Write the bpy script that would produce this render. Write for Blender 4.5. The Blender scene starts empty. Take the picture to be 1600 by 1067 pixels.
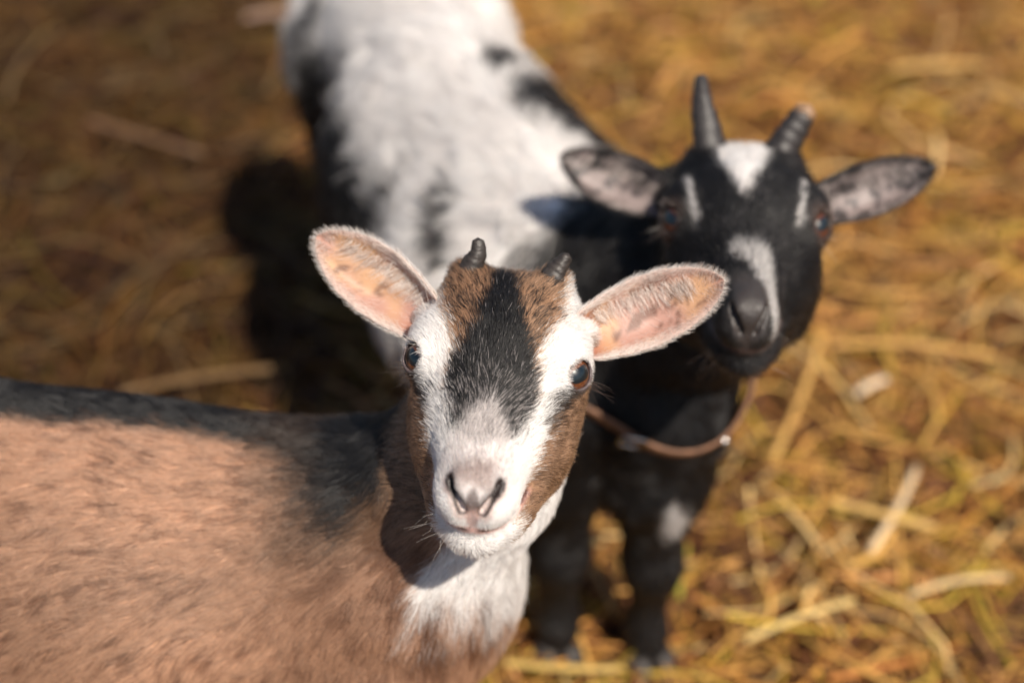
import bpy, math, random, os
import numpy as np
from mathutils import Vector, Matrix, kdtree

FUR = os.environ.get('NOFUR') is None
rng = np.random.default_rng(7)
random.seed(7)
scene = bpy.context.scene
COL = scene.collection

# ------------------------------------------------------------------ camera
cam_d = bpy.data.cameras.new('camera')
cam = bpy.data.objects.new('camera', cam_d)
COL.objects.link(cam)
cam.location = (0, 0, 1.15)
cam.rotation_euler = (math.radians(90 - 42), 0, 0)
cam_d.lens = 50
cam_d.sensor_width = 36
cam_d.clip_start = 0.02
cam_d.clip_end = 200
cam_d.dof.use_dof = True
cam_d.dof.focus_distance = 0.812
cam_d.dof.aperture_fstop = 2.3
scene.camera = cam

# ------------------------------------------------------------------ light
SUN_EL, SUN_AZ = 56.0, 36.0     # azimuth: degrees to the right of straight behind the camera
el, az = math.radians(SUN_EL), math.radians(SUN_AZ)
to_sun = Vector((math.sin(az) * math.cos(el), -math.cos(az) * math.cos(el), math.sin(el)))
sun_d = bpy.data.lights.new('sun', 'SUN')
sun_d.energy = 5.0
sun_d.angle = math.radians(0.8)
sun_d.color = (1.0, 0.91, 0.79)
sun = bpy.data.objects.new('sun', sun_d)
COL.objects.link(sun)
sun.location = (2, -2, 3)
sun.rotation_euler = to_sun.to_track_quat('Z', 'Y').to_euler()
world = bpy.data.worlds.new('World')
scene.world = world
world.use_nodes = True
wn = world.node_tree.nodes
sky = wn.new('ShaderNodeTexSky')
sky.sky_type = 'NISHITA'
sky.sun_disc = False
sky.sun_elevation = el
sky.sun_rotation = math.atan2(to_sun.x, to_sun.y)
world.node_tree.links.new(sky.outputs[0], wn['Background'].inputs[0])
wn['Background'].inputs[1].default_value = 0.065
scene.view_settings.view_transform = 'Standard'
scene.view_settings.look = 'None'
scene.view_settings.exposure = 0.42
scene.view_settings.gamma = 1.0
scene.view_settings.use_curve_mapping = False
scene.render.engine = 'CYCLES'
scene.cycles.use_denoising = True
scene.cycles.max_bounces = 8
scene.cycles.transmission_bounces = 8
scene.cycles.transparent_max_bounces = 8
scene.cycles_curves.shape = 'RIBBONS'
scene.cycles_curves.subdivisions = 2

# ------------------------------------------------------------------ small helpers
def tag(o, label=None, cat=None, group=None, kind=None):
    for k, v in (('label', label), ('category', cat), ('group', group), ('kind', kind)):
        if v: o[k] = v
    return o

def link(name, data, parent=None):
    o = bpy.data.objects.new(name, data)
    COL.objects.link(o)
    if parent:
        o.parent = parent
        o.matrix_parent_inverse = Matrix.Translation(-parent.location)
    return o

def mesh_np(name, V, F, mats=(), smooth=True):
    me = bpy.data.meshes.new(name)
    V = np.asarray(V, np.float32); F = np.asarray(F, np.int32)
    k = F.shape[1]
    me.vertices.add(len(V)); me.vertices.foreach_set('co', V.ravel())
    me.loops.add(F.size); me.loops.foreach_set('vertex_index', F.ravel())
    me.polygons.add(len(F))
    me.polygons.foreach_set('loop_start', np.arange(0, F.size, k, dtype=np.int32))
    me.update(calc_edges=True)
    if smooth: me.polygons.foreach_set('use_smooth', np.ones(len(F), bool))
    for m in mats: me.materials.append(m)
    me.validate()
    return me

def set_color(me, name, C):
    at = me.attributes.new(name, 'FLOAT_COLOR', 'POINT')
    C = np.asarray(C, np.float32)
    at.data.foreach_set('color', np.c_[C, np.ones(len(C), np.float32)].ravel())

def sstep(a, b, x):
    t = np.clip((x - a) / (b - a), 0, 1)
    return t * t * (3 - 2 * t)

def mix(A, B, t):
    A = np.asarray(A, np.float32); B = np.asarray(B, np.float32)
    t = np.asarray(t, np.float32)
    if A.ndim == 1: A = A[None, :]
    if B.ndim == 1: B = B[None, :]
    return A * (1 - t[:, None]) + B * t[:, None]

def _hash(i, j, k, seed):
    h = (i * 374761393 + j * 668265263 + k * 2147483647 + seed * 974634777) & 0xFFFFFFFF
    h = ((h ^ (h >> 13)) * 1274126177) & 0xFFFFFFFF
    h = h ^ (h >> 16)
    return (h & 0xFFFF).astype(np.float32) / 32767.5 - 1.0

def vnoise(P, freq, seed=0):
    p = np.asarray(P, np.float64) * freq + 1000.0
    i = np.floor(p).astype(np.int64); f = (p - i).astype(np.float32)
    f = f * f * (3 - 2 * f)
    r = 0
    for dx in (0, 1):
        for dy in (0, 1):
            for dz in (0, 1):
                w = (f[:, 0] if dx else 1 - f[:, 0]) * (f[:, 1] if dy else 1 - f[:, 1]) * (f[:, 2] if dz else 1 - f[:, 2])
                r = r + w * _hash(i[:, 0] + dx, i[:, 1] + dy, i[:, 2] + dz, seed)
    return r

def vnoise3(P, freq, seed=0):
    return np.stack([vnoise(P, freq, seed + 11 * k) for k in range(3)], 1)

def nrm(v):
    v = np.asarray(v, np.float32)
    return v / np.maximum(np.linalg.norm(v, axis=-1, keepdims=True), 1e-9)

# ------------------------------------------------------------------ materials
def new_mat(name):
    m = bpy.data.materials.new(name); m.use_nodes = True
    n = m.node_tree.nodes
    return m, n, m.node_tree.links, n['Principled BSDF']

def mat_skin(name, sss=0.0, rough=0.45, attr='coat'):
    m, n, l, b = new_mat(name)
    at = n.new('ShaderNodeAttribute'); at.attribute_name = attr
    no = n.new('ShaderNodeTexNoise'); no.inputs['Scale'].default_value = 900; no.inputs['Detail'].default_value = 3
    hs = n.new('ShaderNodeHueSaturation')
    mr = n.new('ShaderNodeMapRange'); mr.inputs['To Min'].default_value = 0.75; mr.inputs['To Max'].default_value = 1.2
    tc = n.new('ShaderNodeTexCoord')
    l.new(tc.outputs['Object'], no.inputs['Vector'])
    l.new(no.outputs['Fac'], mr.inputs['Value']); l.new(mr.outputs[0], hs.inputs['Value'])
    l.new(at.outputs['Color'], hs.inputs['Color']); l.new(hs.outputs['Color'], b.inputs['Base Color'])
    bp = n.new('ShaderNodeBump'); bp.inputs['Strength'].default_value = 0.7; bp.inputs['Distance'].default_value = 0.0008
    l.new(no.outputs['Fac'], bp.inputs['Height']); l.new(bp.outputs[0], b.inputs['Normal'])
    b.inputs['Roughness'].default_value = rough
    if sss:
        b.inputs['Subsurface Weight'].default_value = sss
        b.inputs['Subsurface Radius'].default_value = (1.0, 0.4, 0.2)
        b.inputs['Subsurface Scale'].default_value = 0.004
    return m

def mat_ear():
    m, n, l, b = new_mat('ear_skin')
    at = n.new('ShaderNodeAttribute'); at.attribute_name = 'coat'
    l.new(at.outputs['Color'], b.inputs['Base Color'])
    b.inputs['Roughness'].default_value = 0.5
    tr = n.new('ShaderNodeBsdfTranslucent')
    hs = n.new('ShaderNodeHueSaturation'); hs.inputs['Saturation'].default_value = 1.3; hs.inputs['Value'].default_value = 1.15
    l.new(at.outputs['Color'], hs.inputs['Color']); l.new(hs.outputs[0], tr.inputs['Color'])
    mx = n.new('ShaderNodeMixShader'); mx.inputs[0].default_value = 0.3
    l.new(b.outputs[0], mx.inputs[1]); l.new(tr.outputs[0], mx.inputs[2])
    l.new(mx.outputs[0], n['Material Output'].inputs['Surface'])
    return m

def mat_hair(name, rough=0.38):
    m, n, l, b = new_mat(name)
    n.remove(b)
    h = n.new('ShaderNodeBsdfHairPrincipled')
    h.model = 'CHIANG'
    h.parametrization = 'COLOR'
    at = n.new('ShaderNodeAttribute'); at.attribute_name = 'coat'
    l.new(at.outputs['Color'], h.inputs['Color'])
    h.inputs['Roughness'].default_value = rough
    h.inputs['Radial Roughness'].default_value = 0.5
    h.inputs['Coat'].default_value = 0.0
    h.inputs['IOR'].default_value = 1.45
    df = n.new('ShaderNodeBsdfPrincipled')
    l.new(at.outputs['Color'], df.inputs['Base Color'])
    df.inputs['Roughness'].default_value = 0.42; df.inputs['Specular IOR Level'].default_value = 0.4
    mx = n.new('ShaderNodeMixShader'); mx.inputs[0].default_value = 0.55
    l.new(h.outputs[0], mx.inputs[1]); l.new(df.outputs[0], mx.inputs[2])
    l.new(mx.outputs[0], n['Material Output'].inputs['Surface'])
    return m

SKIN = mat_skin('goat_skin', 0.15)
EAR = mat_ear()
HAIR = mat_hair('goat_hair')

# ------------------------------------------------------------------ implicit-surface toolkit
def smin(a, b, k):
    h = np.clip(0.5 + 0.5 * (b - a) / k, 0, 1)
    return b * (1 - h) + a * h - k * h * (1 - h)

def smax(a, b, k):
    return -smin(-a, -b, k)

def rcone(P, a, b, ra, rb):
    a = np.asarray(a, np.float32); b = np.asarray(b, np.float32)
    ab = b - a
    t = np.clip((P - a) @ ab / max(float(ab @ ab), 1e-12), 0, 1)
    return np.linalg.norm(P - a - t[:, None] * ab, axis=1) - (ra + t * (rb - ra))

def ell(P, c, r, R=None):
    q = P - np.asarray(c, np.float32)
    if R is not None: q = q @ R
    r = np.asarray(r, np.float32)
    k0 = np.linalg.norm(q / r, axis=1); k1 = np.linalg.norm(q / (r * r), axis=1)
    return k0 * (k0 - 1) / np.maximum(k1, 1e-9)

def surface_nets(fn, lo, hi, step):
    lo = np.asarray(lo, np.float32); hi = np.asarray(hi, np.float32)
    n = np.ceil((hi - lo) / step).astype(int) + 1
    ax = [lo[i] + step * np.arange(n[i], dtype=np.float32) for i in range(3)]
    G = np.stack(np.meshgrid(*ax, indexing='ij'), -1).reshape(-1, 3)
    F = np.empty(len(G), np.float32)
    for s in range(0, len(G), 400000):
        F[s:s + 400000] = fn(G[s:s + 400000])
    F = F.reshape(n)
    S = F < 0
    c = [S[dx:n[0] - 1 + dx, dy:n[1] - 1 + dy, dz:n[2] - 1 + dz] for dx in (0, 1) for dy in (0, 1) for dz in (0, 1)]
    cnt = sum(x.astype(np.int8) for x in c)
    act = (cnt > 0) & (cnt < 8)
    I = np.argwhere(act)
    idx = -np.ones(act.shape, np.int64); idx[act] = np.arange(len(I))
    acc = np.zeros((len(I), 3), np.float32); num = np.zeros(len(I), np.float32)
    corners = [(dx, dy, dz) for dx in (0, 1) for dy in (0, 1) for dz in (0, 1)]
    for a in corners:
        for d in range(3):
            if a[d]: continue
            b = list(a); b[d] = 1
            fa = F[I[:, 0] + a[0], I[:, 1] + a[1], I[:, 2] + a[2]]
            fb = F[I[:, 0] + b[0], I[:, 1] + b[1], I[:, 2] + b[2]]
            m = (fa < 0) != (fb < 0)
            t = np.where(m, fa / np.where(m, fa - fb, 1), 0)
            p = np.tile(np.asarray(a, np.float32), (len(I), 1)); p[:, d] += t
            acc += p * m[:, None]; num += m
    V = lo + step * (I + acc / num[:, None])
    Q = []
    for d in range(3):
        u, w = (d + 1) % 3, (d + 2) % 3
        sl0 = [slice(None)] * 3; sl1 = [slice(None)] * 3
        sl0[d] = slice(0, n[d] - 1); sl1[d] = slice(1, n[d])
        A, B = S[tuple(sl0)], S[tuple(sl1)]
        E = np.argwhere(A != B)
        ok = (E[:, u] > 0) & (E[:, w] > 0) & (E[:, u] < n[u] - 1) & (E[:, w] < n[w] - 1)
        E = E[ok]
        fl = A[E[:, 0], E[:, 1], E[:, 2]]
        def cell(du, dw):
            e = E.copy(); e[:, u] -= du; e[:, w] -= dw
            return idx[e[:, 0], e[:, 1], e[:, 2]]
        q = np.stack([cell(1, 1), cell(0, 1), cell(0, 0), cell(1, 0)], 1)
        q[~fl] = q[~fl][:, ::-1]
        Q.append(q)
    return V, np.concatenate(Q)

def compact(V, F):
    used = np.unique(F)
    m = -np.ones(len(V), np.int64); m[used] = np.arange(len(used))
    return V[used], m[F]

def project(fn, V, it=2, e=4e-4):
    for _ in range(it):
        f = fn(V)
        g = np.stack([fn(V + np.eye(3, dtype=np.float32)[k] * e) - f for k in range(3)], 1) / e
        g2 = np.maximum((g * g).sum(1), 0.05)
        st = np.clip(f / g2, -0.003, 0.003)
        V = V - g * st[:, None]
    return V

def vnormals(V, F):
    t = V[F]
    fn = np.cross(t[:, 2] - t[:, 0], t[:, 3] - t[:, 1]) if F.shape[1] == 4 else np.cross(t[:, 1] - t[:, 0], t[:, 2] - t[:, 0])
    N = np.zeros_like(V)
    for k in range(F.shape[1]): np.add.at(N, F[:, k], fn)
    return nrm(N)

# ------------------------------------------------------------------ the goat's head, in millimetres: x to its left, d dorsal, a from poll to nose
TA = np.array([-82, -65, -45, -20, 0, 20, 40, 60, 78, 90, 98, 103], np.float32)
T_TOP = np.array([-6, 17, 29, 33, 31, 26, 20, 15, 12, 8, 2, -6], np.float32)
T_BOT = np.array([-42, -54, -63, -70, -73, -74, -71, -63, -54, -47, -39, -28], np.float32)
T_W = np.array([26, 40, 47, 48.5, 47, 43, 36, 28.5, 23, 19.5, 15, 8], np.float32)
T_M = np.array([-20, -14, -9, -6, -7, -11, -14, -15, -15, -16, -16, -16], np.float32)
_da = np.linspace(-90, 110, 401).astype(np.float32)
def _tab(y):
    v = np.interp(_da, TA, y); k = np.hanning(31); k /= k.sum()
    return np.convolve(np.pad(v, 15, mode='edge'), k, 'valid').astype(np.float32)
D_TOP, D_BOT, D_W, D_M = map(_tab, (T_TOP, T_BOT, T_W, T_M))

EYE_C = np.array([40.8, 6.0, 7.0], np.float32)
EYE_G = nrm(np.array([0.66, 0.55, 0.51], np.float32))
EYE_R = 12.5
MOUTH = np.array([(0, -28, 106), (8, -28.2, 103), (15.5, -28.5, 95), (21, -28.5, 84), (25, -28, 70)], np.float32)
NOSTRIL = np.array([(5.0, -11.5, 106), (7.2, -7.0, 105), (10.2, -2.0, 102), (12.6, 2.0, 97.5)], np.float32)

def polydist(Q, pts):
    d = rcone(Q, pts[0], pts[1], 0, 0)
    for i in range(1, len(pts) - 1): d = np.minimum(d, rcone(Q, pts[i], pts[i + 1], 0, 0))
    return d

def head_sdf(Q):
    Qs = Q.copy(); Qs[:, 0] = np.abs(Qs[:, 0])
    x, d, a = Qs.T
    ac = np.clip(a, -82, 103)
    top = np.interp(ac, _da, D_TOP); bot = np.interp(ac, _da, D_BOT); w = np.interp(ac, _da, D_W); m = np.interp(ac, _da, D_M)
    up = d > m
    h = np.where(up, top - m, m - bot)
    p = np.where(up, 2.25, 2.45)
    n = ((x / w) ** p + (np.abs(d - m) / h) ** p) ** (1 / p)
    f = (n - 1) * np.minimum(w, h) * 0.9
    da = np.abs(a - ac)
    f = np.where(da > 0, np.sqrt(np.maximum(f, 0) ** 2 + da ** 2) + np.minimum(f, 0) * (da < 1e-3), f)
    f = smin(f, ell(Qs, (39, 9, 0), (14, 15, 22)), 10)                # orbit and brow
    f = smin(f, ell(Qs, (27, -31, 8), (18.5, 36, 50)), 14)              # cheek
    f = smin(f, ell(Qs, (9.5, -15, 88), (13, 15.5, 16)), 8)           # upper lip
    f = smin(f, ell(Qs, (0, -2, 91), (12, 11, 13)), 7)                  # nose pad
    f = smin(f, ell(Qs, (8.0, 0.5, 95), (6.5, 6.5, 8)), 4)                 # nostril wing
    f = smin(f, ell(Qs, (0, -43, 84), (18, 14, 18)), 6)                # chin
    f = smin(f, ell(Qs, (15, -42, 56), (16, 17, 32)), 10)             # lower jaw
    f = smin(f, rcone(Qs, (22, 14, -44), (25, 20, -53), 12, 8), 12)   # horn boss
    f = smin(f, rcone(Qs, (38, -6, -34), (46, -2, -36), 12, 7), 9)    # ear root
    f = smin(f, np.linalg.norm(Qs - EYE_C, axis=1) - (EYE_R + 2.0), 4)   # eyelids
    # openings
    q = Qs - EYE_C
    t = q @ EYE_G
    hz = nrm(np.array([0.55, -0.05, -0.83])); hz = nrm(hz - EYE_G * (hz @ EYE_G)); vt = np.cross(EYE_G, hz)
    uu, vv = q @ hz, q @ vt
    hole = np.sqrt((uu / 9.6) ** 2 + (vv / 8.0) ** 2) * 9 - 9
    hole = np.maximum(hole, 3 - t)
    f = smax(f, -hole, 1.2)
    f = smax(f, -(np.linalg.norm(q, axis=1) - (EYE_R - 0.4)), 0.6)
    f = smax(f, -(polydist(Qs, MOUTH) - 1.5), 2.0)
    f = smax(f, -(rcone(Qs, (0, 0, 107.5), (0, -25, 107), 1.4, 1.2)), 2.0)
    k = np.array([1, 1, 0.5], np.float32)
    r = polydist(Qs * k, NOSTRIL * k)
    f = smax(f, -(r - 2.25), 1.8)
    return f

class Goat:
    def __init__(s, name, O, A, roll, scale):
        s.name = name; s.O = np.array(O, np.float32); s.s = scale
        A = nrm(np.array(A, np.float32))
        X = nrm(np.cross(np.array([0, 0, 1.0]), A)); X = X if X[0] > 0 else -X
        D = nrm(np.cross(A, X)); 
        if D[2] < 0: D = -D
        c, t = math.cos(roll), math.sin(roll)
        X, D = X * c - D * t, D * c + X * t       # positive roll lowers the goat's left side
        s.M = np.stack([X, D, A], 1).astype(np.float32)
        s.prims = []
    slim = 0.0
    def loc(s, P):
        q = ((P - s.O) @ s.M) * (1000.0 / s.s)
        if s.slim:
            t = s.slim * sstep(15, 70, q[:, 2])
            q[:, 0] *= 1 + t
            q[:, 1] = np.where(q[:, 1] < -14, -14 + (q[:, 1] + 14) * (1 + t), q[:, 1])
        return q
    def wld(s, Q): return s.O + (np.asarray(Q, np.float32) @ s.M.T) * (s.s / 1000.0)
    def body(s, P):
        f = None
        for kind, args, k in s.prims:
            g = rcone(P, *args) if kind == 'c' else ell(P, *args)
            f = g if f is None else smin(f, g, k)
        if s.extra: f = s.extra(P, f)
        return f
    extra = None
    dark_whiskers = False
    def sdf(s, P):
        return smin(s.body(P), head_sdf(s.loc(P)) * (s.s / 1000.0), 0.016)
    def cone(s, a, b, ra, rb, k=0.03): s.prims.append(('c', (a, b, ra, rb), k))
    def ell(s, c, r, k=0.03): s.prims.append(('e', (c, r), k))
    def chain(s, pts, k=0.02):
        for (a, ra), (b, rb) in zip(pts[:-1], pts[1:]): s.cone(a, b, ra, rb, k)

def ear_shell(g, side, L, W, e, o, base, nu=30, nv=17, thick=1.5, curl=1.0):
    """cupped leaf-shaped ear; returns V (world), F, inner mask, (u, v)"""
    e = nrm(np.array(e, np.float32)); o = np.array(o, np.float32); o = nrm(o - e * (o @ e)); sd = np.cross(e, o)
    U, Vv = np.meshgrid(np.linspace(0, 1, nu), np.linspace(-1, 1, nv), indexing='ij')
    wprof = np.interp(U, [0, .1, .25, .45, .65, .8, .9, .96, 1], [.60, .74, .9, 1.0, .93, .74, .52, .33, .05]) * W / 2
    half = np.interp(U, [0, .2, .5, .8, 1], [1.75, 1.35, 0.95, 0.62, 0.4]) * curl
    th = Vv * half
    r = wprof / np.sin(np.minimum(half, 1.45))
    dep = r * (1 - np.cos(th)); lat = r * np.sin(th)
    dep0 = np.interp(U, [0, .5, 1], [0, -3, 5])
    C = np.array(base)[None, None, :] + e * (U * L)[..., None] + sd * (lat)[..., None] + o * (dep - wprof * 0.35 + dep0)[..., None]
    C += o * (0.9 * np.sin(Vv * 7 + U * 3) * np.sin(np.pi * U))[..., None]
    du = np.gradient(C, axis=0); dv = np.gradient(C, axis=1)
    N = nrm(np.cross(du, dv)); N *= np.sign((N[nu // 2, nv // 2] @ o) + 1e-9)
    tk = thick * (1 - 0.55 * np.abs(Vv) ** 4) * np.interp(U, [0, .3, 1], [1.6, 1, .7])
    Vi = (C + N * tk[..., None] / 2).reshape(-1, 3); Vo = (C - N * tk[..., None] / 2).reshape(-1, 3)
    V = np.concatenate([Vi, Vo])
    F = []
    def id(i, j, k): return k * nu * nv + i * nv + j
    for i in range(nu - 1):
        for j in range(nv - 1):
            F.append((id(i, j, 0), id(i + 1, j, 0), id(i + 1, j + 1, 0), id(i, j + 1, 0)))
            F.append((id(i, j, 1), id(i, j + 1, 1), id(i + 1, j + 1, 1), id(i + 1, j, 1)))
        for j, fl in ((0, 1), (nv - 1, 0)):
            q = (id(i, j, 0), id(i, j, 1), id(i + 1, j, 1), id(i + 1, j, 0))
            F.append(q if fl else q[::-1])
    for j in range(nv - 1):
        F.append((id(nu - 1, j, 0), id(nu - 1, j, 1), id(nu - 1, j + 1, 1), id(nu - 1, j + 1, 0)))
    F = np.array(F)
    t = V[F]; fnn = np.cross(t[:, 2] - t[:, 0], t[:, 3] - t[:, 1])
    inner = np.r_[np.ones(nu * nv, bool), np.zeros(nu * nv, bool)]
    allin = inner[F].all(1)
    if (fnn[allin] @ o).mean() < 0: F = F[:, ::-1]
    uv = np.c_[np.r_[U.ravel(), U.ravel()], np.r_[Vv.ravel(), Vv.ravel()]]
    # local normals outward for hair
    nn = np.concatenate([N.reshape(-1, 3), -N.reshape(-1, 3)])
    return dict(V=g.wld(V), F=F, inner=inner, uv=uv, N=nrm(nn @ g.M.T), e=nrm(e @ g.M.T), sd=nrm(sd @ g.M.T))

# ------------------------------------------------------------------ fur
def sample_tri(V, F, dens, seed):
    r = np.random.default_rng(seed)
    T = np.concatenate([F[:, [0, 1, 2]], F[:, [0, 2, 3]]])
    A = V[T]
    ar = 0.5 * np.linalg.norm(np.cross(A[:, 1] - A[:, 0], A[:, 2] - A[:, 0]), axis=1)
    dn = dens[T].mean(1)
    n = ar * 1e6 * dn
    k = np.floor(n).astype(int) + (r.random(len(n)) < (n - np.floor(n)))
    ti = np.repeat(np.arange(len(T)), k)
    a = r.random(len(ti)).astype(np.float32); b = r.random(len(ti)).astype(np.float32)
    fl = a + b > 1; a[fl] = 1 - a[fl]; b[fl] = 1 - b[fl]
    W = np.stack([1 - a - b, a, b], 1)
    return T[ti], W

def bary(X, T, W):
    return (X[T] * (W[:, :, None] if X.ndim == 2 else W)).sum(1)

def grow(P, N, flow, L, lift, seed, wave=0.25, droop=0.0, npt=5, clump=0.3, guide_every=22, rnd=0.18):
    r = np.random.default_rng(seed)
    n = len(P)
    T = flow + vnoise3(P, 55, seed) * wave + vnoise3(P, 190, seed + 5) * wave * 0.8 + r.normal(0, rnd, (n, 3)).astype(np.float32)
    T = T - N * (T * N).sum(1, keepdims=True)
    T = nrm(T)
    lf = np.clip(lift * (1 + r.normal(0, 0.25, n)), 0.03, 1.5).astype(np.float32)
    L = L * (0.75 + 0.5 * r.random(n)).astype(np.float32)
    pts = np.empty((n, npt, 3), np.float32)
    pts[:, 0] = P - N * 0.0006
    cur = P.copy()
    for i in range(1, npt):
        t = i / (npt - 1)
        k = lf * (1.0 - 0.62 * t)
        dirv = nrm(T * np.cos(k)[:, None] + N * np.sin(k)[:, None] + np.array([0, 0, -droop * t], np.float32))
        cur = cur + dirv * (L / (npt - 1))[:, None]
        pts[:, i] = cur
    if clump > 0 and n > 200:
        gi = np.arange(0, n, guide_every)
        gi = r.choice(n, max(1, n // guide_every), replace=False)
        kd = kdtree.KDTree(len(gi))
        for j, q in enumerate(P[gi].tolist()): kd.insert(q, j)
        kd.balance()
        near = np.fromiter((kd.find(q)[1] for q in P.tolist()), np.int64, n)
        G = pts[gi[near]]
        c = clump * (0.4 + 0.6 * r.random(n)).astype(np.float32)
        for i in range(1, npt):
            t = (i / (npt - 1)) ** 1.3
            off = G[:, i] - pts[:, i]
            pts[:, i] += off * (c * t)[:, None]
    return pts

def hair_object(name, parent, batches, mat):
    """batches: list of (pts (n,k,3), color (n,3), root radius (n,))"""
    sizes = np.concatenate([np.full(len(p), p.shape[1], np.int32) for p, _, _ in batches])
    hc = bpy.data.hair_curves.new(name)
    hc.add_curves(sizes.tolist())
    P = np.concatenate([p.reshape(-1, 3) for p, _, _ in batches]).astype(np.float32)
    hc.attributes['position'].data.foreach_set('vector', P.ravel())
    R = np.concatenate([(r[:, None] * np.linspace(1, 0.18, p.shape[1])[None, :] ** 0.8).ravel() for p, _, r in batches]).astype(np.float32)
    ra = hc.attributes.get('radius') or hc.attributes.new('radius', 'FLOAT', 'POINT')
    ra.data.foreach_set('value', R)
    C = np.concatenate([c for _, c, _ in batches]).astype(np.float32)
    ca = hc.attributes.new('coat', 'FLOAT_COLOR', 'CURVE')
    ca.data.foreach_set('color', np.c_[C, np.ones(len(C), np.float32)].ravel())
    hc.materials.append(mat)
    o = link(name, hc, parent)
    print(name, len(sizes), 'hairs')
    return o

# ------------------------------------------------------------------ horns, eyes, hooves
def tube(path, rad, seg=16, squash=1.0, bump=None):
    path = np.array(path, np.float32)
    tan = nrm(np.gradient(path, axis=0))
    ref = np.array([1, 0, 0], np.float32)
    V = []; n = len(path)
    for i in range(n):
        u = nrm(ref - tan[i] * (ref @ tan[i])); w = np.cross(tan[i], u)
        for j in range(seg):
            th = 2 * math.pi * j / seg
            r = rad[i] * (1 + (bump(i, th) if bump else 0))
            V.append(path[i] + u * r * math.cos(th) + w * r * squash * math.sin(th))
    F = [(i * seg + j, i * seg + (j + 1) % seg, (i + 1) * seg + (j + 1) % seg, (i + 1) * seg + j) for i in range(n - 1) for j in range(seg)]
    V.append(path[-1] + tan[-1] * rad[-1] * 0.5); tip = len(V) - 1
    F += [((n - 1) * seg + j, (n - 1) * seg + (j + 1) % seg, tip, tip) for j in range(seg)]
    V.append(path[0]); c0 = len(V) - 1
    F += [(j + 1 if j + 1 < seg else 0, j, c0, c0) for j in range(seg)]
    return np.array(V), F

def py_mesh(name, V, F, mats, smooth=True):
    me = bpy.data.meshes.new(name)
    F = [tuple(dict.fromkeys(f)) for f in F]
    me.from_pydata([tuple(map(float, v)) for v in V], [], [tuple(int(i) for i in f) for f in F])
    for m in mats: me.materials.append(m)
    if smooth: me.polygons.foreach_set('use_smooth', np.ones(len(me.polygons), bool))
    me.update()
    return me

def resample(ctrl, n):
    ctrl = np.array(ctrl, float); m = len(ctrl)
    t = np.linspace(0, m - 1, n); out = []
    for x in t:
        i = min(int(x), m - 2); f = x - i
        p0, p1, p2, p3 = ctrl[max(i - 1, 0)], ctrl[i], ctrl[i + 1], ctrl[min(i + 2, m - 1)]
        out.append(0.5 * (2 * p1 + (p2 - p0) * f + (2 * p0 - 5 * p1 + 4 * p2 - p3) * f * f + (3 * p1 - p0 - 3 * p2 + p3) * f ** 3))
    return np.array(out)

def mat_horn():
    m, n, l, b = new_mat('horn_keratin')
    tc = n.new('ShaderNodeTexCoord')
    at = n.new('ShaderNodeAttribute'); at.attribute_name = 'coat'
    no = n.new('ShaderNodeTexNoise'); no.inputs['Scale'].default_value = 260; no.inputs['Detail'].default_value = 5
    mp = n.new('ShaderNodeMapping'); mp.inputs['Scale'].default_value = (1, 1, 2.2)
    l.new(tc.outputs['Object'], mp.inputs[0]); l.new(mp.outputs[0], no.inputs['Vector'])
    mr = n.new('ShaderNodeMapRange'); mr.inputs['From Min'].default_value = 0.3; mr.inputs['From Max'].default_value = 0.7
    mr.inputs['To Min'].default_value = 0.6; mr.inputs['To Max'].default_value = 1.7
    hs = n.new('ShaderNodeHueSaturation')
    l.new(no.outputs['Fac'], mr.inputs['Value']); l.new(mr.outputs[0], hs.inputs['Value']); l.new(at.outputs['Color'], hs.inputs['Color'])
    l.new(hs.outputs[0], b.inputs['Base Color'])
    bp = n.new('ShaderNodeBump'); bp.inputs['Strength'].default_value = 0.5; bp.inputs['Distance'].default_value = 0.0012
    l.new(no.outputs['Fac'], bp.inputs['Height']); l.new(bp.outputs[0], b.inputs['Normal'])
    b.inputs['Roughness'].default_value = 0.5
    return m
HORN = mat_horn()

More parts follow.
